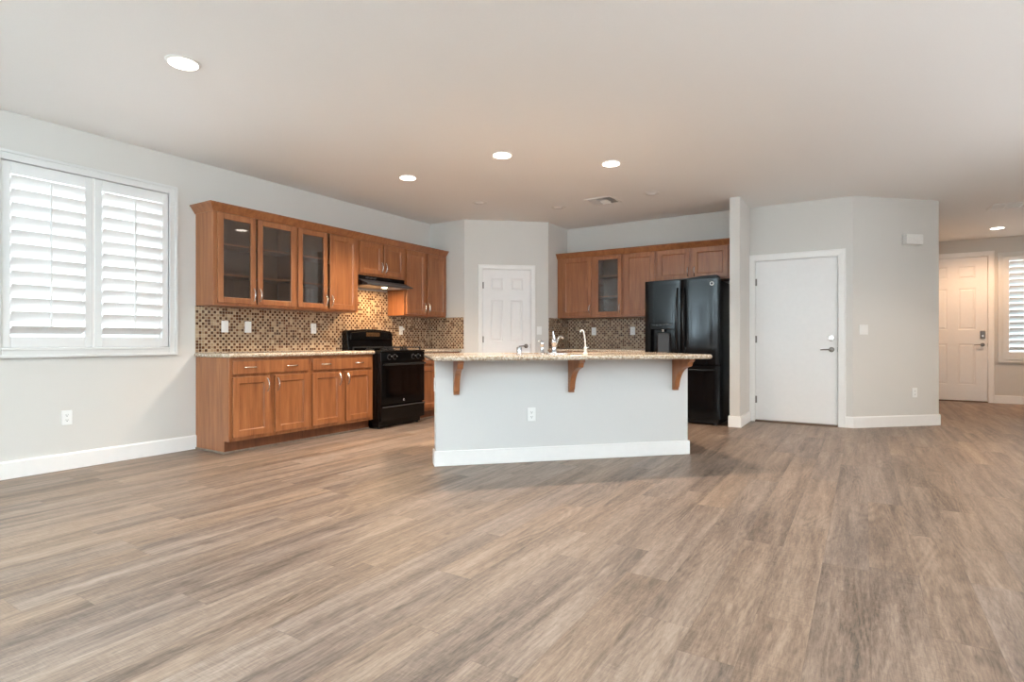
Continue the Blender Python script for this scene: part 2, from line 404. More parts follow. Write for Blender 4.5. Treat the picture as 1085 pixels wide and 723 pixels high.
# ------------------------------------------------------------------ windows and shutters
def window(name, p0, p1, s0, s1, z0, z1, mull=True, casing=0.075, label=None, th=0.14):
    loc, rz, L = frame(p0, p1); r = root(name, loc, rz, label, 'window')
    m = MB(); a, b, c, d = s0-casing, s1+casing, z0-casing, z1+casing
    for (w0, w1, y) in ((0.0, casing, -0.018), (0.0, 0.022, -0.03), (casing-0.02, casing, -0.026)):
        m.box(a+w0, a+w1, y, -0.0005, c+w0, d-w0); m.box(b-w1, b-w0, y, -0.0005, c+w0, d-w0)
        m.box(a+w1, b-w1, y, -0.0005, c+w0, c+w1); m.box(a+w1, b-w1, y, -0.0005, d-w1, d-w0)
    m.build('casing', 'casing', r, bevel=0.003)
    m = MB(); f = 0.04; y0, y1 = th-0.05, th-0.005
    m.box(s0+0.001, s0+f, y0, y1, z0+0.001, z1-0.001); m.box(s1-f, s1-0.001, y0, y1, z0+0.001, z1-0.001)
    m.box(s0+f, s1-f, y0, y1, z0+0.001, z0+f); m.box(s0+f, s1-f, y0, y1, z1-f, z1-0.001)
    if mull: m.box((s0+s1)/2-0.025, (s0+s1)/2+0.025, y0, y1, z0+f, z1-f)
    m.build('sash_frame', 'vinyl', r)
    box(s0+f, s1-f, th-0.03, th-0.026, z0+f, z1-f).build('glass_pane', 'winglass', r)
    return r
def shutter(label, loc, rz, w, z0, z1, stile, lz0, lz1, n, rod=True, tilt=48, group=None):
    r = thing('plantation_shutter', label, 'shutter', loc, rz, group)
    m = MB(); y0, y1 = -0.012, 0.018
    m.box(0, stile, y0, y1, z0, z1); m.box(w-stile, w, y0, y1, z0, z1)
    m.box(stile, w-stile, y0, y1, z0, lz0); m.box(stile, w-stile, y0, y1, lz1, z1)
    m.build('shutter_frame', 'shut', r, bevel=0.003)
    p = (lz1-lz0)/n; wd = p*1.06; t = math.radians(tilt)
    for i in range(n):
        zc = lz0+p*(i+0.5); pts = []
        tt = t*(0.72 if i == 0 else 1.0)
        for k in range(16):
            a = k*2*PI/16; q = math.cos(a)*wd/2; h = math.sin(a)*0.0058
            pts.append((0.004-q*math.cos(tt)-h*math.sin(tt), zc+q*math.sin(tt)-h*math.cos(tt)))
        MB().prism_x(pts, stile+0.002, w-stile-0.002).build('louver', 'shut', r, smooth=True)
    if rod:
        y = -0.004-wd/2*math.cos(t)-0.008
        box(w/2-0.006, w/2+0.006, y-0.006, y+0.006, lz0+0.075, lz1-0.035).build('tilt_rod', 'shut', r, bevel=0.003)
    return r
window('window_1', (LW, REAR), PA, WY0-REAR, WY1-REAR, WZ0, WZ1, label='wide shuttered window on the left wall')
sw = (WY1-WY0-0.022)/2
shutter('white plantation shutter panel at the left edge of the photo', (LW, WY0+0.003, 0), PI/2, sw, WZ0+0.004, WZ1-0.004, 0.052, 1.06, 2.28, 12, group='shutter panels of the left window')
shutter('white plantation shutter panel beside the glass fronted wall cabinets', (LW, WY1-0.003-sw, 0), PI/2, sw, WZ0+0.004, WZ1-0.004, 0.052, 1.06, 2.28, 12, group='shutter panels of the left window')
box(-0.011, 0.011, -0.008, 0.03, WZ0+0.001, WZ1-0.001).build('mullion_post', 'trim', bpy.data.objects['window_1'], loc=((WY0+WY1)/2-REAR, 0, 0))
window('window_2', (PG[0], EN), (RW, EN), EWX0-PG[0], EWX1-PG[0], 0.74, 2.42, mull=False, casing=0.065, label='shuttered window beside the front door', th=0.12)
shutter('white plantation shutter beside the front door at the right edge', (EWX0+0.003, EN, 0), 0, EWX1-EWX0-0.006, 0.744, 2.416, 0.075, 0.85, 2.345, 15, rod=False)
# openings behind the camera
r = root('window_3', (RW, REAR, 0), PI, 'patio door behind the camera', 'window')
m = MB(); a, b = RW-PX1, RW-PX0
for (x0, x1) in ((a+0.001, a+0.06), (b-0.06, b-0.001), ((a+b)/2-0.05, (a+b)/2+0.05)): m.box(x0, x1, 0.03, 0.1, 0.001, 2.178)
m.box(a+0.06, b-0.06, 0.03, 0.1, 0.001, 0.08); m.box(a+0.06, b-0.06, 0.03, 0.1, 2.1, 2.178)
m.build('door_frame', 'vinyl', r)
window('added_window_4', (RW, REAR), (LW, REAR), RW-RX1, RW-RX0, 0.7, 2.2, label='unseen window behind the camera added for broad light', th=0.12)  # second rear window, unseen, put in for broad light

window('added_window_6', (RW, EN), (RW, REAR), EN-6.4, EN-4.0, 0.75, 2.25, label='added fill light window farther along the right wall outside the view', th=0.12)  # unseen window added to lift the far ceiling and angled wall
window('added_window_5', (RW, EN), (RW, REAR), EN-3.3, EN-0.1, 0.75, 2.25, label='added fill light window on the right wall outside the view', th=0.12)  # added unseen side window, brightens the walls and ceiling

# ------------------------------------------------------------------ doors of the room
SIX = [(0.014, 0.007), (0.022, 0.007), (0.040, 0.001)]
def lever(r, x, z, y, s=-1, name='lever_handle'):
    m = MB().lathe([(0.0, 0), (0.031, 0), (0.031, -0.006), (0.026, -0.012), (0.012, -0.014), (0.011, -0.05), (0, -0.05)], (x, y, z), 'y')
    m.tube([(x, y-0.045, z), (x+s*0.03, y-0.048, z+0.002), (x+s*0.07, y-0.047, z+0.001), (x+s*0.115, y-0.043, z-0.004)], [0.010, 0.009, 0.008, 0.0065], 10)
    m.build(name, 'dnickel', r, smooth=True)
def hinge(r, x, y, z):
    MB().tube([(x, y, z-0.045), (x, y, z+0.045)], 0.006, 8).box(x-0.004, x+0.018, y+0.003, y+0.006, z-0.044, z+0.044).build('hinge', 'dnickel', r)
def room_door(name, p0, p1, x0, x1, ztop, six, label, hinges, cas=0.078, thresh=False, frontset=0.012, lever_z=0.94, bolt=None):
    loc, rz, L = frame(p0, p1); r = root(name, loc, rz, label, 'door')
    zb = 0.022; y0, y1 = frontset, frontset+0.042
    if six:
        w = x1-x0; st = 0.115*w/0.7; mu = 0.11*w/0.7; pw = (w-2*st-mu)/2
        xs = [x0, x0+st, x0+st+pw, x0+st+pw+mu, x1-st, x1]
        k = (ztop-zb)/2.02
        zs = [zb, zb+0.22*k, zb+0.80*k, zb+1.00*k, zb+1.585*k, zb+1.725*k, zb+1.90*k, ztop]
        m = MB().panels(xs, zs, {(i, j) for i in (1, 3) for j in (1, 3, 5)}, y0, y1, SIX)
    else: m = box(x0, x1, y0, y1, zb, ztop)
    m.build('door_slab', 'door', r, bevel=0.0 if six else 0.002)
    j = MB(); y2 = 0.074
    j.box(x0-0.0195, x0-0.003, -0.001, y2, 0, ztop+0.0155); j.box(x1+0.003, x1+0.0195, -0.001, y2, 0, ztop+0.0155); j.box(x0-0.003, x1+0.003, -0.001, y2, ztop+0.004, ztop+0.0155)
    j.box(x0-0.003, x0+0.01, y1+0.001, y2, 0, ztop+0.004); j.box(x1-0.01, x1+0.003, y1+0.001, y2, 0, ztop+0.004); j.box(x0+0.01, x1-0.01, y1+0.001, y2, ztop-0.01, ztop+0.004)
    j.build('jamb', 'trim', r)
    c = MB(); prof = [(0, -0.0005), (0, -0.012), (0.006, -0.016), (cas-0.018, -0.02), (cas-0.006, -0.024), (cas, -0.02), (cas, -0.0005)]
    a, b, t = x0-0.008, x1+0.008, ztop+0.008
    # mitred casing: sweep the profile round three sides
    path = [((a, 0), (-1, 0)), ((a, t), (-1, 1)), ((b, t), (1, 1)), ((b, 0), (1, 0))]
    rings = [[c.b.verts.new((px+dx*q, y, pz+dz*q)) for q, y in prof] for (px, pz), (dx, dz) in path]
    n = len(prof)
    for A, B in zip(rings, rings[1:]):
        for i in range(n): c.b.faces.new((A[i], A[(i+1) % n], B[(i+1) % n], B[i]))
    c.b.faces.new(rings[0]); c.b.faces.new(rings[-1][::-1])
    c.build('casing', 'trim', r)
    for z in hinges: hinge(r, x0-0.002, y0-0.006, z)
    lever(r, x1-0.062, lever_z, y0)
    if bolt == 'round':
        MB().lathe([(0, 0), (0.036, 0), (0.036, -0.008), (0.030, -0.014), (0.0, -0.016)], (x1-0.062, y0, lever_z+0.137), 'y').build('deadbolt', 'nickel', r, smooth=True)
    elif bolt == 'keypad':
        b_ = box(x1-0.098, x1-0.026, y0-0.024, y0, lever_z+0.10, lever_z+0.235).build('keypad_lock', 'dnickel', r, bevel=0.01)
        box(x1-0.075, x1-0.049, y0-0.032, y0-0.024, lever_z+0.13, lever_z+0.165).build('thumb_turn', 'nickel', b_, bevel=0.003)
    MB().box(x1-0.002, x1+0.002, y0-0.002, y0+0.03, lever_z-0.03, lever_z+0.03).build('strike_plate', 'dnickel', r)
    if thresh: box(x0-0.003, x1+0.003, -0.03, 0.07, 0.0, 0.019).build('threshold', 'thresh', r, bevel=0.006)
    return r
room_door('door_1', PB, PC, DPX0, DPX1, 2.045, True, 'white six panel pantry door in the angled wall', (1.82, 1.05, 0.30), cas=0.06, lever_z=0.955)
room_door('door_2', PD, PF, GX0-PD[0], GX1-PD[0], 2.042, False, 'flat white door with lever handle right of the fridge', (1.78, 1.05, 0.28), thresh=True, lever_z=0.925, bolt='round')
room_door('door_3', (PG[0], EN), (RW, EN), EDX0-PG[0], EDX1-PG[0], 2.44, True, 'white six panel front door at the far right', (2.2, 1.2, 0.3), thresh=True, lever_z=0.965, bolt='keypad')

# ------------------------------------------------------------------ cabinets
def pull(r, x, z, y, horiz=False, L=0.122):
    pts = []; N = 12
    for i in range(N+1):
        t = i/N; s = (t-0.5)*L; o = -0.028*math.sin(PI*t)**0.7 if 0 < t < 1 else 0.0
        pts.append((x+s, y+o, z) if horiz else (x, y+o, z+s))
    rr = [0.0075]+[0.0052+0.002*abs(2*i/N-1) for i in range(1, N)]+[0.0075]
    return MB().tube(pts, rr, 8).build('handle', 'nickel', r, smooth=True)
def cab_door(r, x0, x1, z0, z1, glassy=False, hx=None, hz=None):
    st = 0.056; y0, y1 = -0.021, -0.0006
    if glassy:
        m = MB(); m.box(x0, x0+st, y0, y1, z0, z1); m.box(x1-st, x1, y0, y1, z0, z1); m.box(x0+st, x1-st, y0, y1, z0, z0+st); m.box(x0+st, x1-st, y0, y1, z1-st, z1)
        d = m.build('glass_door', 'wood', r, bevel=0.004)
        box(x0+st-0.004, x1-st+0.004, -0.010, -0.006, z0+st-0.004, z1-st+0.004).build('glass_pane', 'cabglass', d)
    else:
        m = MB().panels([x0, x0+st, x1-st, x1], [z0, z0+st, z1-st, z1], {(1, 1)}, y0, y1, [(0.003, 0.0005), (0.009, 0.0115)])
        d = m.build('door', 'wood', r, bevel=0.004)
    if hx is not None: pull(d, hx, hz, y0)
    return d
def drawer(r, x0, x1, z0, z1, hs):
    m = MB().panels([x0, x0+0.012, x1-0.012, x1], [z0, z0+0.012, z1-0.012, z1], {}, -0.021, -0.0006, [])
    d = m.build('drawer', 'wood', r, bevel=0.005)
    for h in hs: pull(d, h, (z0+z1)/2, -0.021, True)
    return d
def carcass(r, w, dep, z0, z1, hollow, shelves=()):
    if not hollow:
        box(0.0008, w-0.0008, 0, dep, z0, z1).build('carcass', 'wood', r, bevel=0.0015); return
    t = 0.018; m = MB()
    m.box(0.0008, t, 0.02, dep, z0, z1); m.box(w-t, w-0.0008, 0.02, dep, z0, z1); m.box(t, w-t, 0.02, dep, z0, z0+t); m.box(t, w-t, 0.02, dep, z1-t, z1)
    m.build('carcass', 'wood', r)
    box(t, w-t, dep-0.008, dep, z0+t, z1-t).build('back_panel', 'shelf', r)
    f = MB(); s = 0.038
    f.box(0.0008, s, 0, 0.02, z0, z1); f.box(w-s, w-0.0008, 0, 0.02, z0, z1); f.box(s, w-s, 0, 0.02, z0, z0+s); f.box(s, w-s, 0, 0.02, z1-s, z1)
    f.build('face_frame', 'wood', r)
    for z in shelves: box(t+0.001, w-t-0.001, 0.03, dep-0.009, z-0.009, z+0.009).build('shelf', 'wood', r)
UZ0, UZ1, UD = 1.365, 2.283, 0.30
def upper(label, loc, rz, w, doors, z0=UZ0, z1=UZ1, hollow=False, shelves=(), group=None):
    r = thing('wall_cabinet', label, 'cabinet', (loc[0], loc[1], 0), rz, group)
    carcass(r, w, (UD if rz else 0.33)-0.0012, z0, z1, hollow, shelves)
    for (a, b, g, h) in doors:
        cab_door(r, a, b, z0+0.022, 2.232, g, None if h is None else (a+0.024 if h == 'l' else b-0.024), z0+0.022+0.095)
    return r
UF = LW+UD       # front plane of the left uppers
Y1, Y2, Y3, Y4, Y5 = 2.905, 3.798, 4.655, 5.44, 6.3085
HW = PI/2
SH = (1.66, 1.95)
upper('wall cabinet with two glass doors nearest the window', (UF, Y1), HW, Y2-Y1, [(0.033, 0.418, True, 'r'), (0.438, 0.873, True, 'l')], hollow=True, shelves=SH, group='wall cabinets along the left wall')
upper('wall cabinet with one glass door and one solid door left of the hood', (UF, Y2), HW, Y3-Y2, [(0.014, 0.398, True, 'r'), (0.430, 0.826, False, 'l')], hollow=True, shelves=SH, group='wall cabinets along the left wall')
upper('short two door wall cabinet directly above the black range hood', (UF, Y3), HW, Y4-Y3, [(0.016, 0.390, False, 'r'), (0.412, 0.768, False, 'l')], z0=1.823, group='wall cabinets along the left wall')
upper('tall two door solid wall cabinet right of the range hood', (UF, Y4), HW, Y5-Y4, [(0.036, 0.410, False, 'r'), (0.448, 0.850, False, 'l')], group='wall cabinets along the left wall')
BF = BW-0.33
X1, X2, X3, X4, X5 = -3.8605, -3.283, -2.832, -2.366, -1.3615
upper('single solid door wall cabinet beside the narrow pantry wall', (X1, BF), 0, X2-X1, [(0.085, 0.553, False, 'r')], group='wall cabinets by the fridge')
upper('narrow glass door wall cabinet between two solid ones on the back wall', (X2, BF), 0, X3-X2, [(0.028, 0.432, True, 'r')], hollow=True, shelves=SH, group='wall cabinets by the fridge')
upper('single solid door wall cabinet directly left of the fridge', (X3, BF), 0, X4-X3, [(0.024, 0.448, False, 'r')], group='wall cabinets by the fridge')
upper('short two door wall cabinet above the black fridge', (X4, BF), 0, X5-X4, [(0.022, 0.448, False, 'r'), (0.484, 0.918, False, 'l')], z0=1.815, group='wall cabinets by the fridge')
def crown(label, plan):
    """plan: list of (x, y) of the cabinet faces, swept with the crown profile outwards (to the right of travel is inside)"""
    prof = [(0.0006, 2.238), (0.008, 2.238), (0.014, 2.250), (0.050, 2.300), (0.058, 2.303), (0.058, 2.314), (0.0, 2.314), (-0.03, 2.314), (-0.03, 2.2845), (0.0006, 2.2845)]
    m = MB(); rings = []
    for i, (x, y) in enumerate(plan):
        def nrm(a, b):
            t = Vector((b[0]-a[0], b[1]-a[1])).normalized(); return Vector((t.y, -t.x))
        if i == 0: n = nrm(plan[0], plan[1])
        elif i == len(plan)-1: n = nrm(plan[-2], plan[-1])
        else:
            n1, n2 = nrm(plan[i-1], plan[i]), nrm(plan[i], plan[i+1]); n = (n1+n2)/(1+n1.dot(n2))
        rings.append([m.b.verts.new((x+n.x*q, y+n.y*q, z)) for q, z in prof])
    k = len(prof)
    for A, B in zip(rings, rings[1:]):
        for i in range(k): m.b.faces.new((A[i], A[(i+1) % k], B[(i+1) % k], B[i]))
    m.b.faces.new(rings[0]); m.b.faces.new(rings[-1][::-1])
    o = m.build('crown_molding', 'wood'); return tag(o, label, 'molding')
crown('brown crown molding along the top of the left wall cabinets', [(LW+0.001, Y1), (UF, Y1), (UF, Y5)])
crown('brown crown molding along the top of the back wall cabinets', [(X1, BF), (X5, BF)])

# base cabinets
def base(label, loc, rz, w, dep, doors, drawers, group=None, endpanel=False):
    r = thing('base_cabinet', label, 'cabinet', (loc[0], loc[1], 0), rz, group)
    m = MB().prism_x([(0, 0.112), (0.0, 0.8745), (dep-0.001, 0.8745), (dep-0.001, 0.0005), (0.078, 0.0005), (0.078, 0.112)], 0.0008, w-0.0008)
    m.build('carcass', 'wood', r, bevel=0.0015)
    box(0.002, w-0.002, 0.070, 0.0775, 0.001, 0.1115).build('toe_kick', 'kick', r)
    s = MB().box(0.0 if not endpanel else -0.014, w-0.001, 0.054, 0.0695, 0.0005, 0.018)
    if endpanel: s.box(-0.014, 0.0003, 0.0695, dep-0.02, 0.0005, 0.018)
    s.build('shoe_strip', 'shoe', r, bevel=0.004)
    for (a, b, h) in doors: cab_door(r, a, b, 0.146, 0.696, False, None if h is None else (a+0.026 if h == 'l' else b-0.026), 0.61)
    for (a, b, hs) in drawers: drawer(r, a, b, 0.722, 0.846, hs)
    return r
BFX = LW+0.55
B1, B2 = 2.905, 3.778
base('base cabinet with one wide drawer and two doors nearest the window', (BFX, B1), HW, B2-B1, 0.55, [(0.030, 0.400, 'r'), (0.458, 0.842, 'l')], [(0.030, 0.842, (0.204, 0.650))], 'base cabinets on the left wall', True)
base('base cabinet with wide drawer and two doors directly left of the black range', (BFX, B2), HW, 4.652-B2, 0.55, [(0.021, 0.398, 'r'), (0.460, 0.837, 'l')], [(0.021, 0.837, (0.195, 0.654))], 'base cabinets on the left wall')
base('base cabinet right of the black range partly behind the island', (BFX, 5.428), HW, Y5-5.428, 0.55, [(0.025, 0.44, 'r'), (0.455, 0.86, 'l')], [(0.025, 0.86, (0.2, 0.66))], 'base cabinets on the left wall')
base('base cabinet under the back counter beside the fridge', (X1, BW-0.60), 0, 0.735, 0.60, [(0.05, 0.37, 'r'), (0.385, 0.715, 'l')], [(0.05, 0.715, (0.2, 0.55))], 'base cabinets on the back wall')
base('base cabinet right beside the fridge under the back counter', (X1+0.735, BW-0.60), 0, 0.72, 0.60, [(0.02, 0.35, 'r'), (0.37, 0.70, 'l')], [(0.02, 0.70, (0.2, 0.52))], 'base cabinets on the back wall')

CZ0, CZ1 = 0.8755, 0.9145
def counter(pts, label, name='countertop', z0=CZ0, z1=CZ1, bev=0.017):
    o = MB().prism_z(pts, z0, z1).build(name, 'granite', bevel=bev, seg=4)
    for p in o.data.polygons: p.use_smooth = True
    return tag(o, label, 'countertop')
CF = LW+0.592
counter([(LW+0.001, 2.884), (CF, 2.884), (CF, 4.658), (LW+0.001, 4.658)], 'speckled beige granite countertop left of the range')
counter([(LW+0.001, 5.422), (CF, 5.422), (CF, 6.3085), (LW+0.001, 6.3085)], 'short speckled granite countertop right of the range')
counter([(X1+0.0005, BW-0.645), (-2.40, BW-0.645), (-2.40, BW-0.001), (X1+0.0005, BW-0.001)], 'speckled granite countertop along the back wall left of the fridge')

# mosaic backsplashes (local x along the wall, z up)
SB0, SB1 = CZ1+0.001, UZ0-0.0015
def splash(pts, loc, rz, label):
    o = MB().prism_y(pts, -0.009, -0.0008).build('backsplash', 'mosaic', loc=loc, rz=rz); return tag(o, label, 'backsplash')
y0 = 2.900
splash([(0, SB0), (Y5-0.012-y0, SB0), (Y5-0.012-y0, SB1), (Y4-0.001-y0, SB1), (Y4-0.001-y0, 1.68), (Y3+0.001-y0, 1.68), (Y3+0.001-y0, SB1), (0, SB1)], (LW, y0, 0), HW, 'brown and tan mosaic tile backsplash behind the range')
splash([(0.0015, SB0), (PB[0]-0.014-LW, SB0), (PB[0]-0.014-LW, SB1), (0.0015, SB1)], (LW, 6.31, 0), 0, 'mosaic tile backsplash on the short wall beside the pantry door')
splash([(0.012, SB0), (1.46, SB0), (1.46, SB1), (0.012, SB1)], (PD[0], BW, 0), 0, 'brown and tan mosaic tile backsplash left of the fridge')
splash([(0.014, SB0), (BW-PC[1]-0.0015, SB0), (BW-PC[1]-0.0015, SB1), (0.014, SB1)], (PC[0], PC[1], 0), HW, 'dark mosaic tile backsplash on the narrow wall behind the faucet')

# ------------------------------------------------------------------ island
ILOC = tuple(d45*4.591)      # local x = along the island, local y = away from the camera
ISL = thing('kitchen_island', 'white panelled kitchen island with brown corbels and white baseboard', 'island', ILOC, PI/4)
U0, U1 = 0.405, 2.686
box(U0, U1, 0.014, 0.135, 0.0005, 0.8745).build('half_wall', 'isl', ISL, bevel=0.004)
bb = MB()
bb.box(U0-0.014, U1+0.014, -0.001, 0.0135, 0.0008, 0.125); bb.box(U0-0.014, U0-0.0005, 0.0135, 0.135, 0.0008, 0.125); bb.box(U1+0.0005, U1+0.014, 0.0135, 0.135, 0.0008, 0.125)
bb.build('baseboard', 'trim', ISL, bevel=0.004)
m = MB().prism_x([(0.136, 0.0005), (0.136, 0.8745), (0.745, 0.8745), (0.745, 0.112), (0.67, 0.112), (0.67, 0.0005)], U0+0.05, U0+0.90)
m.prism_x([(0.136, 0.0005), (0.136, 0.66), (0.745, 0.66), (0.745, 0.112), (0.67, 0.112), (0.67, 0.0005)], U0+0.90, U0+1.72)
m.prism_x([(0.136, 0.0005), (0.136, 0.8745), (0.745, 0.8745), (0.745, 0.112), (0.67, 0.112), (0.67, 0.0005)], U0+1.72, U1-0.05)
m.build('cabinet_body', 'wood', ISL)
for i in range(5):
    w = (U1-U0-0.12)/5; x = U0+0.06+i*w
    MB().panels([x+0.01, x+0.065, x+w-0.065, x+w-0.01], [0.15, 0.205, 0.81, 0.865], {(1, 1)}, 0.765, 0.7455, [(0.004, -0.0035), (0.012, -0.0105)]).build('door', 'wood', ISL)
def corbel(u):
    L, top = 0.305, 0.874
    pts = [(0.0135, top), (0.0135-L, top), (0.0135-L, top-0.018), (0.0135-L+0.020, top-0.026), (0.0135-L+0.030, top-0.036), (0.0135-L+0.042, top-0.062)]
    cx, cz, rx, rz = 0.0135-L+0.05, top-0.275, 0.205, 0.205
    for i in range(1, 12):
        a = PI/2*(1-i/12); pts.append((cx+0.0+rx*math.cos(a)-0.0, cz+rz*math.sin(a)))
    pts += [(0.0135-0.045, top-0.262), (0.0135-0.036, top-0.268), (0.0135-0.036, top-0.288), (0.0135, top-0.288)]
    o = MB().prism_x(pts, u-0.0235, u+0.0235).build('corbel', 'wood', ISL, bevel=0.003)
    MB().box(u-0.03, u+0.03, 0.0135-0.24, 0.0135, 0.8742, 0.8752).build('mount_plate', 'kick', o)
for u in (0.572, 1.565, 2.552): corbel(u)
# island top with a sink cut-out
CU0, CU1, CV0, CV1 = 0.348, 2.705, -0.371, 0.66
def rrect(x0, x1, y0, y1, r, n=6):
    pts = []
    for cx, cy, a0 in ((x1-r, y0+r, -PI/2), (x1-r, y1-r, 0), (x0+r, y1-r, PI/2), (x0+r, y0+r, PI)):
        for i in range(n+1):
            a = a0+PI/2*i/n; pts.append((cx+r*math.cos(a), cy+r*math.sin(a)))
    return pts
ct = tag(MB().prism_z(rrect(CU0, CU1, CV0, CV1+0.0, 0.035), CZ0+0.0005, CZ1).build('countertop', 'granite', bevel=0.0185, seg=5, loc=ILOC, rz=PI/4), 'large speckled granite countertop overhanging the white island', 'countertop')
for p in ct.data.polygons: p.use_smooth = True
SU = 1.41        # sink centre
cut = MB().prism_z(rrect(SU-0.37, SU+0.37, 0.215, 0.60, 0.05), 0.80, 1.0)
cb = cut.build('cutter', 'granite', loc=ILOC, rz=PI/4)
bo = ct.modifiers.new('sink_hole', 'BOOLEAN'); bo.object = cb; bo.operation = 'DIFFERENCE'; bo.solver = 'EXACT'
dg = bpy.context.evaluated_depsgraph_get(); newme = bpy.data.meshes.new_from_object(ct.evaluated_get(dg))
ct.modifiers.clear(); ct.data = newme
bpy.data.objects.remove(cb, do_unlink=True)
out, inn = rrect(SU-0.385, SU+0.385, 0.20, 0.615, 0.06), rrect(SU-0.365, SU+0.365, 0.22, 0.595, 0.05)
m = MB(); rings = []
for pts, z in ((out, 0.8745), (inn, 0.8745), (inn, 0.69)): rings.append([m.b.verts.new((x, y, z)) for x, y in pts])
for A, B in zip(rings, rings[1:]):
    for i in range(len(A)): m.b.faces.new((A[i], A[(i+1) % len(A)], B[(i+1) % len(A)], B[i]))
m.b.faces.new(rings[-1]); sk = m.build('sink_basin', 'steel', ISL)
MB().lathe([(0, 0.691), (0.04, 0.691), (0.042, 0.694), (0.03, 0.697), (0, 0.697)], (SU, 0.4, 0)).build('drain', 'chrome', sk, smooth=True)

def loc_isl(u, v): return tuple(Vector(ILOC)+e45*u+d45*v+Vector((0, 0, CZ1+0.0003)))
FV = 0.165
def u_at(px, v=4.591+FV):
    k = (px-542.5)/592.13; a = math.radians(32.2034); s, c = math.sin(a), math.cos(a)
    R = Vector((c, s, 0)); A = Vector((-s, c, 0))
    return (v*(k*A.dot(d45)-R.dot(d45)))/(R.dot(e45)-k*A.dot(e45))
# main faucet with deck plate
uf = u_at(587.0)
f = thing('kitchen_faucet', 'chrome kitchen faucet on a long deck plate with curved side spout', 'faucet', loc_isl(uf, FV), PI/4)
MB().prism_z(rrect(-0.072, 0.125, -0.028, 0.028, 0.026), 0, 0.010).build('deck_plate', 'chrome', f, bevel=0.003)
MB().lathe([(0, 0.010), (0.026, 0.010), (0.026, 0.02), (0.021, 0.03), (0.021, 0.085), (0.024, 0.09), (0.024, 0.115), (0.018, 0.128), (0.0, 0.13)]).build('faucet_body', 'chrome', f, smooth=True)
MB().tube([(0.0, 0.0, 0.122), (-0.004, -0.004, 0.15), (-0.008, -0.006, 0.178), (-0.01, -0.006, 0.198)], [0.016, 0.013, 0.009, 0.007], 12).build('lever', 'chrome', f, smooth=True)
pts = [(0.012, 0.006, 0.075), (0.028, 0.014, 0.10), (0.042, 0.022, 0.128), (0.058, 0.032, 0.146), (0.078, 0.045, 0.153), (0.096, 0.056, 0.146), (0.102, 0.060, 0.134)]
MB().tube(pts, [0.013, 0.012, 0.011, 0.011, 0.012, 0.013, 0.013], 12).build('spout', 'chrome', f, smooth=True)
# soap dispenser
s = thing('soap_dispenser', 'short chrome soap dispenser with hooked nozzle left of the faucet', 'dispenser', loc_isl(u_at(574.4), FV), PI/4)
MB().lathe([(0, 0), (0.023, 0), (0.023, 0.006), (0.016, 0.014), (0.015, 0.07), (0.018, 0.08), (0.018, 0.105), (0.012, 0.116), (0, 0.118)]).build('body', 'chrome', s, smooth=True)
MB().tube([(0, 0, 0.10), (-0.012, 0.0, 0.117), (-0.026, 0.004, 0.116), (-0.033, 0.006, 0.106)], [0.008, 0.008, 0.007, 0.006], 10).build('nozzle', 'chrome', s, smooth=True)
# air gap cap
g = MB().lathe([(0, 0), (0.026, 0), (0.026, 0.004), (0.0225, 0.008), (0.0225, 0.055), (0.019, 0.0615), (0, 0.062)]).build('air_gap_cap', 'chrome', smooth=True, loc=loc_isl(u_at(550.2), FV))
tag(g, 'small plain chrome cylinder cap on the island left of the dispenser', 'air gap')
# filtered water faucet
q = thing('water_filter_faucet', 'thin white gooseneck water faucet on the island right of the main faucet', 'faucet', loc_isl(u_at(620.3), FV), PI/4)
MB().lathe([(0, 0), (0.02, 0), (0.02, 0.008), (0.013, 0.014), (0.013, 0.045), (0.016, 0.05), (0.012, 0.062), (0, 0.063)]).build('base', 'plate', q, smooth=True)
MB().tube([(0, 0, 0.06), (-0.004, 0.003, 0.12), (-0.009, 0.006, 0.17), (-0.015, 0.010, 0.20), (-0.024, 0.016, 0.213), (-0.034, 0.022, 0.208), (-0.040, 0.026, 0.192)], [0.006, 0.006, 0.0058, 0.0056, 0.0056, 0.0056, 0.006], 10).build('gooseneck', 'plate', q, smooth=True)
MB().tube([(0.012, 0, 0.05), (0.022, 0.0, 0.054), (0.03, 0, 0.058)], 0.0045, 8).build('lever', 'plate', q, smooth=True)

# ------------------------------------------------------------------ range
RW_ = 0.758
R = thing('gas_range', 'glossy black freestanding gas range between the brown base cabinets', 'range', (LW+0.677, 4.6605, 0), HW)    # local y=0 is the oven door face
MB().box(0.0, RW_, 0.038, 0.665, 0.075, 0.893).box(0.02, RW_-0.02, 0.06, 0.64, 0.018, 0.075).build('body', 'black', R, bevel=0.004)
for x in (0.05, RW_-0.05):
    for yy in (0.09, 0.60): MB().lathe([(0, 0.0005), (0.018, 0.0005), (0.018, 0.0175), (0, 0.0175)], (x, yy, 0), n=12).build('foot', 'matteb', R)
MB().prism_x([(0.022, 0.893), (0.004, 0.893), (0.0, 0.905), (0.004, 0.916), (0.664, 0.916), (0.664, 0.893)], -0.002, RW_+0.002).build('cooktop', 'black', R, bevel=0.003)
cp = MB().prism_x([(0.0365, 0.785), (0.0, 0.785), (0.006, 0.892), (0.0365, 0.892)], 0.0, RW_).build('control_panel', 'black', R, bevel=0.004)
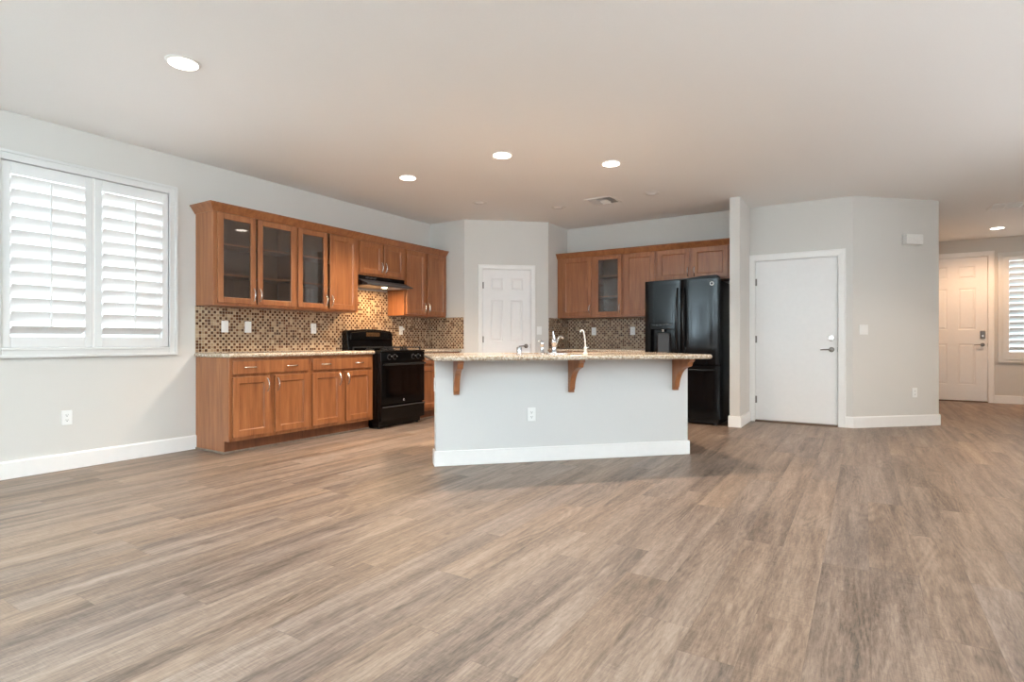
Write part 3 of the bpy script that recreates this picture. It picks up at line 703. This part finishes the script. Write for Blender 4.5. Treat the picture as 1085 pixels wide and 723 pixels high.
for x in (0.135, 0.225, 0.545, 0.635):
    kb = MB().lathe([(0, 0.001), (0.026, 0.001), (0.026, -0.006), (0.02, -0.010), (0.018, -0.03), (0, -0.032)], (x, 0.003, 0.84), 'y', 16).box(x-0.004, x+0.004, -0.034, -0.027, 0.824, 0.856).build('knob', 'black', cp, smooth=True)
    box(x-0.002, x+0.002, -0.036, -0.034, 0.842, 0.855).build('pointer_mark', 'plate', kb)
    MB().lathe([(0.0275, 0.0005), (0.033, 0.0005), (0.033, -0.0015), (0.0275, -0.0015)], (x, 0.002, 0.84), 'y', 20).build('dial_ring', 'dgrey', cp)
od = MB().box(0.006, RW_-0.006, 0.0, 0.0365, 0.275, 0.778).build('oven_door', 'black', R, bevel=0.006)
box(0.075, RW_-0.075, -0.002, 0.0003, 0.36, 0.70).build('oven_window', 'oglass', od, bevel=0.001)
MB().tube([(0.03, -0.035, 0.752), (RW_-0.03, -0.035, 0.752)], 0.012, 12).box(0.035, 0.065, -0.032, 0.0005, 0.743, 0.761).box(RW_-0.065, RW_-0.035, -0.032, 0.0005, 0.743, 0.761).build('door_handle', 'matteb', od, smooth=True)
bdg = MB().lathe([(0, 0.0005), (0.013, 0.0005), (0.013, -0.003), (0, -0.004)], (RW_/2, -0.0002, 0.318), 'y', 20).build('badge', 'plate', od)
MB().lathe([(0.0085, -0.0042), (0.0105, -0.0042), (0.0105, -0.0048), (0.0085, -0.0048)], (RW_/2, -0.0002, 0.318), 'y', 20).build('badge_ring', 'badgedark', bdg)
dr = MB().prism_x([(0.0365, 0.085), (0.004, 0.085), (0.0, 0.10), (0.0, 0.235), (-0.012, 0.248), (-0.012, 0.262), (0.0365, 0.268)], 0.006, RW_-0.006).build('storage_drawer', 'black', R, bevel=0.003)
MB().box(0.012, RW_-0.012, -0.0135, -0.0118, 0.249, 0.261).build('drawer_trim', 'dgrey', dr)
# back guard with bowed top
pts = [(0.0, 0.9165), (RW_, 0.9165), (RW_, 1.13), (RW_-0.02, 1.155), (RW_-0.18, 1.170), (RW_*0.62, 1.178), (RW_*0.38, 1.178), (0.18, 1.170), (0.02, 1.160), (0.0, 1.13)]
m = MB(); A = [m.b.verts.new((x, 0.548+(0.03*(z-0.9165)/0.26), z)) for x, z in pts]; B = [m.b.verts.new((x, 0.6645, z)) for x, z in pts]
m.b.faces.new(A); m.b.faces.new(B[::-1])
for i in range(len(pts)): m.b.faces.new((A[i], A[(i+1) % len(pts)], B[(i+1) % len(pts)], B[i]))
bgd = m.build('backguard', 'black', R, bevel=0.008)
pts = [(0.02, 1.045), (RW_-0.02, 1.045), (RW_-0.03, 1.13), (RW_*0.62, 1.155), (RW_*0.38, 1.155), (0.03, 1.13)]
MB().prism_y(pts, 0.535, 0.575).build('display_fascia', 'black', bgd, bevel=0.005)
box(RW_*0.36, RW_*0.66, 0.5325, 0.5348, 1.085, 1.135).build('display', 'display', bgd)
for sgn in (0, 1):
    for k_ in (0, 1):
        bx, by = 0.20+0.36*sgn, 0.16+0.24*k_
        MB().lathe([(0, 0.9163), (0.048, 0.9163), (0.048, 0.924), (0.034, 0.926), (0.034, 0.935), (0, 0.937)], (bx, by, 0), n=20).build('burner', 'iron', R, smooth=True)
    gx0, gx1 = 0.045+0.345*sgn, 0.37+0.345*sgn
    g_ = MB(); gz0, gz1 = 0.945, 0.957
    for yy in (0.04, 0.16, 0.28, 0.40, 0.52): g_.box(gx0, gx1, yy-0.006, yy+0.006, gz0, gz1)
    for xx in (gx0+0.006, (gx0+gx1)/2, gx1-0.006): g_.box(xx-0.006, xx+0.006, 0.034, 0.526, gz0, gz1)
    for xx in (gx0+0.006, gx1-0.006):
        for yy in (0.04, 0.28, 0.52): g_.box(xx-0.007, xx+0.007, yy-0.007, yy+0.007, 0.9163, gz0)
    g_.build('burner_grate', 'iron', R)

# ------------------------------------------------------------------ range hood
HD = thing('range_hood', 'slim black under cabinet range hood with lit lamp above the range', 'range hood', (LW, Y3+0.004, 0), HW)
hw = Y4-Y3-0.008
MB().prism_x([(-0.011, 1.70), (-0.011, 1.8215), (-0.315, 1.8215), (-0.315, 1.765), (-0.455, 1.712), (-0.455, 1.70)], 0, hw).build('hood_shell', 'black', HD, bevel=0.003)
MB().prism_x([(-0.305, 1.7675), (-0.315, 1.771), (-0.462, 1.716), (-0.462, 1.70), (-0.4545, 1.70), (-0.4545, 1.712)], -0.001, hw+0.001).build('visor', 'dgrey', HD, bevel=0.002)
MB().box(0.03, hw-0.03, -0.43, -0.04, 1.693, 1.6995).build('grease_filter', 'steel', HD)
MB().lathe([(0, 1.6929), (0.036, 1.6929), (0.032, 1.686), (0, 1.683)], (0.40, -0.33, 0), n=20).build('hood_lamp', 'hoodlamp', HD)
box(0.50, 0.62, -0.40, -0.28, 1.688, 1.6929).build('lamp_cover', 'plate', HD, bevel=0.002)
for x in (0.10, 0.16, 0.22): box(x, x+0.03, -0.3465, -0.3151, 1.785, 1.80).build('switch', 'dgrey', HD)

# ------------------------------------------------------------------ refrigerator
FW = 0.925; FX0 = -2.392; FY = 7.0
F = thing('refrigerator', 'tall glossy black french door refrigerator with ice dispenser', 'refrigerator', (FX0, FY, 0), 0)
MB().box(0.004, FW-0.004, 0.085, 0.715, 0.02, 1.765).build('body', 'fridge', F, bevel=0.004)
def bow(t, w=1.0): return -0.016*(1-abs(2*t-1)**7)*w
def door_slice(m, x0, x1, X0, X1, z0, z1, n=24, yb=0.078):
    P = []
    for i in range(n+1):
        x = x0+(x1-x0)*i/n; t = (x-X0)/(X1-X0); P.append((x, 0.024+bow(t)))
    m.prism_z(P+[(x1, yb), (x0, yb)], z0, z1)
gap = 0.004; mid = FW/2; DZ0, DZ1 = 0.742, 1.79
m = MB(); hx0, hx1, hz0, hz1 = 0.085, 0.385, 0.86, 1.175
door_slice(m, 0.0, mid-gap, 0.0, mid-gap, DZ0, hz0); door_slice(m, 0.0, mid-gap, 0.0, mid-gap, hz1, DZ1)
door_slice(m, 0.0, hx0, 0.0, mid-gap, hz0, hz1, 5); door_slice(m, hx1, mid-gap, 0.0, mid-gap, hz0, hz1, 5)
m.box(hx0, hx1, 0.07, 0.0775, hz0, hz1)
ld = m.build('left_door', 'fridge', F, smooth=True)
ds = MB().box(hx0-0.012, hx1+0.012, -0.010, 0.02, hz1, hz1+0.085).build('dispenser_panel', 'fridge', ld, bevel=0.006)
for i in range(6): box(hx0+0.02+i*0.045, hx0+0.05+i*0.045, -0.0112, -0.0098, hz1+0.05, hz1+0.062).build('button', 'dgrey', ds)
m = MB(); m.box(hx0-0.012, hx0, -0.006, 0.07, hz0-0.012, hz1); m.box(hx1, hx1+0.012, -0.006, 0.07, hz0-0.012, hz1); m.box(hx0, hx1, -0.006, 0.07, hz0-0.012, hz0)
m.build('dispenser_bezel', 'black', ld, bevel=0.004)
MB().prism_z([(hx0+0.06, 0.069), (hx0+0.08, 0.03), (hx1-0.08, 0.03), (hx1-0.06, 0.069)], hz0+0.005, hz1-0.05).build('dispenser_paddle', 'dgrey', ld, bevel=0.006)
MB().lathe([(0, hz1-0.0005), (0.02, hz1-0.0005), (0.016, hz1-0.03), (0, hz1-0.032)], ((hx0+hx1)/2, 0.03, 0), n=14).build('dispenser_nozzle', 'nickel', ld)
m = MB(); door_slice(m, mid+gap, FW, mid+gap, FW, DZ0, DZ1); rd = m.build('right_door', 'fridge', F, smooth=True)
def vhandle(x, par, z0=0.92, z1=1.69):
    pts = []
    for i in range(17):
        t = i/16; pts.append((x, 0.012-0.062*math.sin(PI*t)**0.45 if 0 < t < 1 else 0.012, z0+(z1-z0)*t))
    h = MB().tube(pts, 0.0135, 12).build('handle', 'black', par, smooth=True)
vhandle(mid-0.038, ld); vhandle(mid+0.038, rd)
bx, bz, by = FW-0.09, 1.725, 0.0062
e_ = MB().lathe([(0, 0.004), (0.024, 0.004), (0.024, -0.003), (0.021, -0.005), (0, -0.0055)], (bx, by, bz), 'y', 24).build('badge', 'plate', rd)
b2 = MB().lathe([(0.0145, -0.0055), (0.0165, -0.0055), (0.0165, -0.0065), (0.0145, -0.0065)], (bx, by, bz), 'y', 24)
b2.box(bx-0.009, bx-0.003, by-0.0068, by-0.0055, bz-0.008, bz+0.008); b2.box(bx+0.002, bx+0.008, by-0.0068, by-0.0055, bz-0.008, bz-0.003); b2.box(bx+0.002, bx+0.008, by-0.0068, by-0.0055, bz+0.001, bz+0.008)
b2.build('badge_marks', 'badgedark', e_)
m = MB(); door_slice(m, 0.0, FW, 0.0, FW, 0.075, 0.728, 18); fd = m.build('freezer_drawer', 'fridge', F, smooth=True)
pts = []
for i in range(17):
    t = i/16; pts.append((0.06+(FW-0.12)*t, (0.012-0.062*math.sin(PI*t)**0.4) if 0 < t < 1 else 0.012, 0.675))
MB().tube(pts, 0.0135, 12).build('handle', 'black', fd, smooth=True)
box(0.03, FW-0.03, 0.05, 0.0845, 0.022, 0.07).build('base_grille', 'matteb', F, bevel=0.003)
for x in (0.06, FW-0.06):
    MB().lathe([(0, 0.0005), (0.022, 0.0005), (0.022, 0.012), (0.012, 0.015), (0.012, 0.0215), (0, 0.0215)], (x, 0.07, 0), n=14).build('foot', 'dgrey', F)
    MB().lathe([(0, 0.0005), (0.02, 0.0005), (0.02, 0.0195), (0, 0.0195)], (x, 0.62, 0), n=14).build('foot', 'dgrey', F)
MB().prism_y([(0.03, 1.7905), (FW-0.03, 1.7905), (FW-0.03, 1.815), (FW-0.05, 1.835), (FW-0.22, 1.832), (FW-0.42, 1.812), (0.03, 1.800)], 0.080, 0.2).build('hinge_cover', 'matteb', F, bevel=0.005)
MB().box(0.004, FW-0.004, 0.09, 0.12, 1.7655, 1.789).build('top_trim', 'matteb', F)

# ------------------------------------------------------------------ outlets and switches
def device(kind, label, p0, p1, s, z, w=0.072, h=0.116, off=0.0, group=None, zbase=None):
    loc, rz, L = frame(p0, p1); t = Vector((math.cos(rz), math.sin(rz), 0)); n = Vector((math.sin(rz), -math.cos(rz), 0))
    pos = Vector((p0[0], p0[1], 0))+t*s+n*(off+0.0006)+Vector((0, 0, z))
    name = {'outlet': 'wall_outlet', 'decora': 'wall_outlet', 'switch': 'light_switch', 'switch2': 'light_switch'}[kind]
    r = thing(name, label, 'outlet' if 'outlet' in name else 'light switch', tuple(pos), rz, group)
    box(-w/2, w/2, -0.006, 0, -h/2, h/2).build('face_plate', 'plate', r, bevel=0.003)
    if kind == 'outlet':
        for dz in (0.020, -0.020):
            s_ = MB().prism_y(rrect(-0.017, 0.017, dz-0.0145, dz+0.0145, 0.008), -0.0082, -0.0059).build('socket', 'plate', r)
            MB().box(-0.008, -0.0055, -0.0086, -0.0081, dz-0.002, dz+0.007).box(0.0055, 0.008, -0.0086, -0.0081, dz-0.002, dz+0.007).lathe([(0, -0.0081), (0.0035, -0.0081), (0.0035, -0.0086), (0, -0.0086)], (0, 0, dz-0.008), 'y', 10).build('slots', 'slot', s_)
    elif kind == 'decora':
        s_ = MB().box(-0.0165, 0.0165, -0.0078, -0.0059, -0.033, 0.033).build('socket', 'plate', r, bevel=0.001)
        for dz in (0.018, -0.018): MB().box(-0.008, -0.0055, -0.0082, -0.0077, dz-0.002, dz+0.006).box(0.0055, 0.008, -0.0082, -0.0077, dz-0.002, dz+0.006).build('slots', 'slot', s_)
    else:
        for dx in ((0,) if kind == 'switch' else (-0.023, 0.023)):
            MB().prism_x([(-0.0059, -0.033), (-0.0075, -0.033), (-0.0095, 0.0), (-0.0085, 0.033), (-0.0059, 0.033)], dx-0.0165, dx+0.0165).build('rocker', 'plate', r)
    return r
LL = ((LW, 0.0), (LW, 6.0))
device('outlet', 'white duplex outlet low on the left wall under the window', *LL, 1.885, 0.415)
zc = 1.172; gs = 'outlets on the left backsplash'
device('switch', 'white rocker switch on the mosaic nearest the window', *LL, 3.187, zc, off=0.0095, group=gs)
device('switch', 'white rocker switch on the mosaic second from the window', *LL, 3.434, zc, off=0.0095, group=gs)
device('decora', 'white outlet on the mosaic just left of the range', *LL, 4.248, zc, off=0.0095, group=gs)
device('decora', 'white outlet on the mosaic right of the range holding a plug', *LL, 5.689, zc, off=0.0095, group=gs)
pg = MB().box(-0.02, 0.02, -0.045, -0.0089, -0.018, 0.018).box(-0.012, 0.012, -0.06, -0.045, -0.012, 0.012).build('plug_adapter', 'plate', bevel=0.004, loc=(LW+0.0095, 5.689, zc+0.02), rz=HW)
tag(pg, 'small white plug adapter in the outlet right of the range', 'plug')
BB = ((-6.0, BW), (0.0, BW))
device('decora', 'white outlet on the back mosaic under the glass door cabinet', *BB, -3.414+6.0, zc, off=0.0095, group='outlets on the back backsplash')
device('decora', 'white outlet on the back mosaic just left of the fridge', *BB, -2.812+6.0, zc, off=0.0095, group='outlets on the back backsplash')
ip0 = tuple(d45*4.604)[:2]; ip1 = tuple(d45*4.604+e45*3)[:2]
device('outlet', 'white duplex outlet low on the front of the island', ip0, ip1, 1.215, 0.403)
q0 = d45*4.74+e45*(U0-0.0006); q1 = d45*4.0+e45*(U0-0.0006)
device('outlet', 'white outlet on the left end of the island', tuple(q0)[:2], tuple(q1)[:2], 0.077, 0.665)
device('switch', 'single white light switch between the pantry door and the corner', PB, PC, 1.075, 1.178)
device('switch2', 'double white light switch right of the flat white door', PF, PG, 0.145, 1.163, w=0.117)
device('outlet', 'white duplex outlet low on the angled wall', PF, PG, 0.862, 0.403)
n_ = Vector((math.sin(arz), -math.cos(arz), 0)); t_ = Vector((math.cos(arz), math.sin(arz), 0))
cpz = Vector((PF[0], PF[1], 0))+t_*0.80+n_*0.0008
cb_ = thing('door_chime', 'white door chime box high on the angled wall', 'door chime', (cpz.x, cpz.y, 2.25), arz)
box(-0.125, 0.125, -0.008, 0, -0.068, 0.068).build('back_plate', 'wall', cb_)
box(-0.115, 0.125, -0.062, -0.0085, -0.060, 0.060).build('cover', 'vent', cb_, bevel=0.006)

# ------------------------------------------------------------------ ceiling lights and vents
def can(label, x, y, lit, rad=0.088, group=None, power=P_CAN, blend=0.6, angle=125, col=WARM):
    r = thing('recessed_light', label, 'ceiling light', (x, y, H), 0, group)
    MB().lathe([(rad-0.006, -0.0005), (rad+0.010, -0.0005), (rad+0.010, -0.003), (rad+0.001, -0.008 if lit else -0.005), (rad-0.006, -0.008 if lit else -0.004)], n=32).build('trim_ring', 'trimring', r, smooth=True)
    if lit:
        li = rad-0.007
        MB().lathe([(0, -0.0006), (li, -0.0006), (li, -0.0112), (rad*0.5, -0.0125), (0, -0.013)], n=32).build('lens', 'canon', r, smooth=True)
    else:
        MB().lathe([(0.0778, -0.0025), (0.0778, 0.11), (0, 0.11), (0, 0.10), (0.062, 0.10), (0.062, 0.006), (0.0655, -0.0025)], n=32).build('baffle', 'dark', r)
        MB().lathe([(0, 0.02), (0.0615, 0.02), (0.0615, 0.0), (0.056, -0.008), (0.04, -0.016), (0.02, -0.0205), (0, -0.022)], n=32).build('lens', 'canoff', r, smooth=True)
    if lit:
        l = bpy.data.lights.new('downlight', 'SPOT'); l.energy = power; l.color = col; l.spot_size = math.radians(angle); l.spot_blend = blend; l.shadow_soft_size = 0.06
        o = bpy.data.objects.new('downlight', l); COL.objects.link(o); o.parent = r; o.location = (0, 0, -0.02)
    return r
can('lit recessed ceiling light above the living floor nearest the window', -3.545, 1.832, True, group='lit recessed lights', power=P_CAN*0.4)
can('lit recessed kitchen light nearest the wall cabinets', -4.042, 4.371, True, group='lit recessed lights', power=P_CAN*1.4)
can('lit recessed kitchen light above the sink, middle of the lit three', -2.817, 4.302, True, group='lit recessed lights', power=P_CAN*1.2)
can('lit recessed kitchen light nearest the kitchen air vent', -2.063, 5.068, True, group='lit recessed lights')
can('unlit recessed light in front of the short wall right of the cabinets', -4.03, 5.642, False, 0.085, 'unlit recessed lights')
can('unlit recessed light in front of the pantry return wall left of the vent', -3.317, 6.38, False, 0.085, 'unlit recessed lights')
can('unlit recessed light above the fridge right of the vent', -2.09, 6.352, False, 0.085, 'unlit recessed lights')
can('added out of view recessed fill light above the middle of the living floor', 0.4, 1.832, True, group='lit recessed lights', power=P_CAN*0.4)  # off-screen can added to warm the floor and walls on the right
can('added out of view recessed fill light over the rear of the room by the patio door', -3.545, -0.9, True, group='lit recessed lights', power=P_CAN*0.5)  # unseen can added for warm fill from the rear
can('added out of view recessed fill light over the rear right of the room', 0.4, -0.9, True, group='lit recessed lights', power=P_CAN*0.4)  # another added can behind the camera, for warm fill
can('lit recessed light in the entry hall near the front door', 1.706, 11.075, True, group='lit recessed lights', power=P_HALL, angle=160, col=(1.0, 0.62, 0.36))
can('added out of view recessed fill light over the passage right of the angled wall', 2.1, 6.2, True, group='lit recessed lights', angle=150, power=P_CAN*1.2)  # unseen can added so the angled wall gets warm light
hl = bpy.data.lights.new('hood_light', 'AREA'); hl.size = 0.12; hl.energy = P_HOOD; hl.color = (1.0, 0.68, 0.36)
ho = bpy.data.objects.new('hood_light', hl); COL.objects.link(ho); ho.parent = HD; ho.location = (0.38, -0.32, 1.68)

def vent(label, x0, x1, y0, y1, kind, group=None):
    r = thing('ceiling_vent', label, 'air vent', (0, 0, H), 0)
    m = MB(); z0, z1 = -0.009, -0.0006; w = 0.028
    m.box(x0, x0+w, y0, y1, z0, z1); m.box(x1-w, x1, y0, y1, z0, z1); m.box(x0+w, x1-w, y0, y0+w, z0, z1); m.box(x0+w, x1-w, y1-w, y1, z0, z1)
    n = 4 if kind == 'return' else 0
    for i in range(1, n): 
        x = x0+(x1-x0)*i/n; m.box(x-0.01, x+0.01, y0+w, y1-w, z0, z1)
    m.build('vent_frame', 'vent', r, bevel=0.003)
    b_ = MB(); q = 0.0245
    b_.box(x0+q, x1-q, y0+q, y1-q, 0.085, 0.095); b_.box(x0+q, x0+q+0.003, y0+q, y1-q, 0.0, 0.085); b_.box(x1-q-0.003, x1-q, y0+q, y1-q, 0.0, 0.085)
    b_.box(x0+q+0.003, x1-q-0.003, y0+q, y0+q+0.003, 0.0, 0.085); b_.box(x0+q+0.003, x1-q-0.003, y1-q-0.003, y1-q, 0.0, 0.085)
    b_.build('duct_box', 'dark', r)
    def blade(ax, a, b, c, dirn):
        # thin tilted blade running along ax from a to b at cross position c
        pts = [(c-0.009*dirn, 0.012), (c+0.009*dirn, -0.0085), (c+0.0105*dirn, -0.0075), (c-0.0075*dirn, 0.013)]
        mm = MB()
        (mm.prism_y if ax == 'y' else mm.prism_x)(pts, a, b)
        mm.build('blade', 'vent', r)
    if kind == 'return':
        k = 5
        for i in range(k):
            c = y0+w+0.016+(y1-y0-2*w-0.03)*i/(k-1); blade('x', x0+w, x1-w, c, 1)
    else:
        xm0, xm1 = x0+(x1-x0)*0.36, x0+(x1-x0)*0.64
        for i in range(5): blade('y', y0+w, y1-w, x0+w+0.008+i*0.018, -1)
        for i in range(5): blade('y', y0+w, y1-w, x1-w-0.008-i*0.018, 1)
        for i in range(6): blade('x', xm0, xm1, y0+w+0.012+i*0.022, -1)
        for i in range(6): blade('x', xm0, xm1, y1-w-0.012-i*0.022, 1)
    return r
vent('square white ceiling vent above the kitchen near the fridge', -2.87, -2.52, 6.19, 6.54, 'square')
vent('white return air vent in the hall ceiling at the right edge', 1.355, 2.0, 9.16, 9.50, 'return')
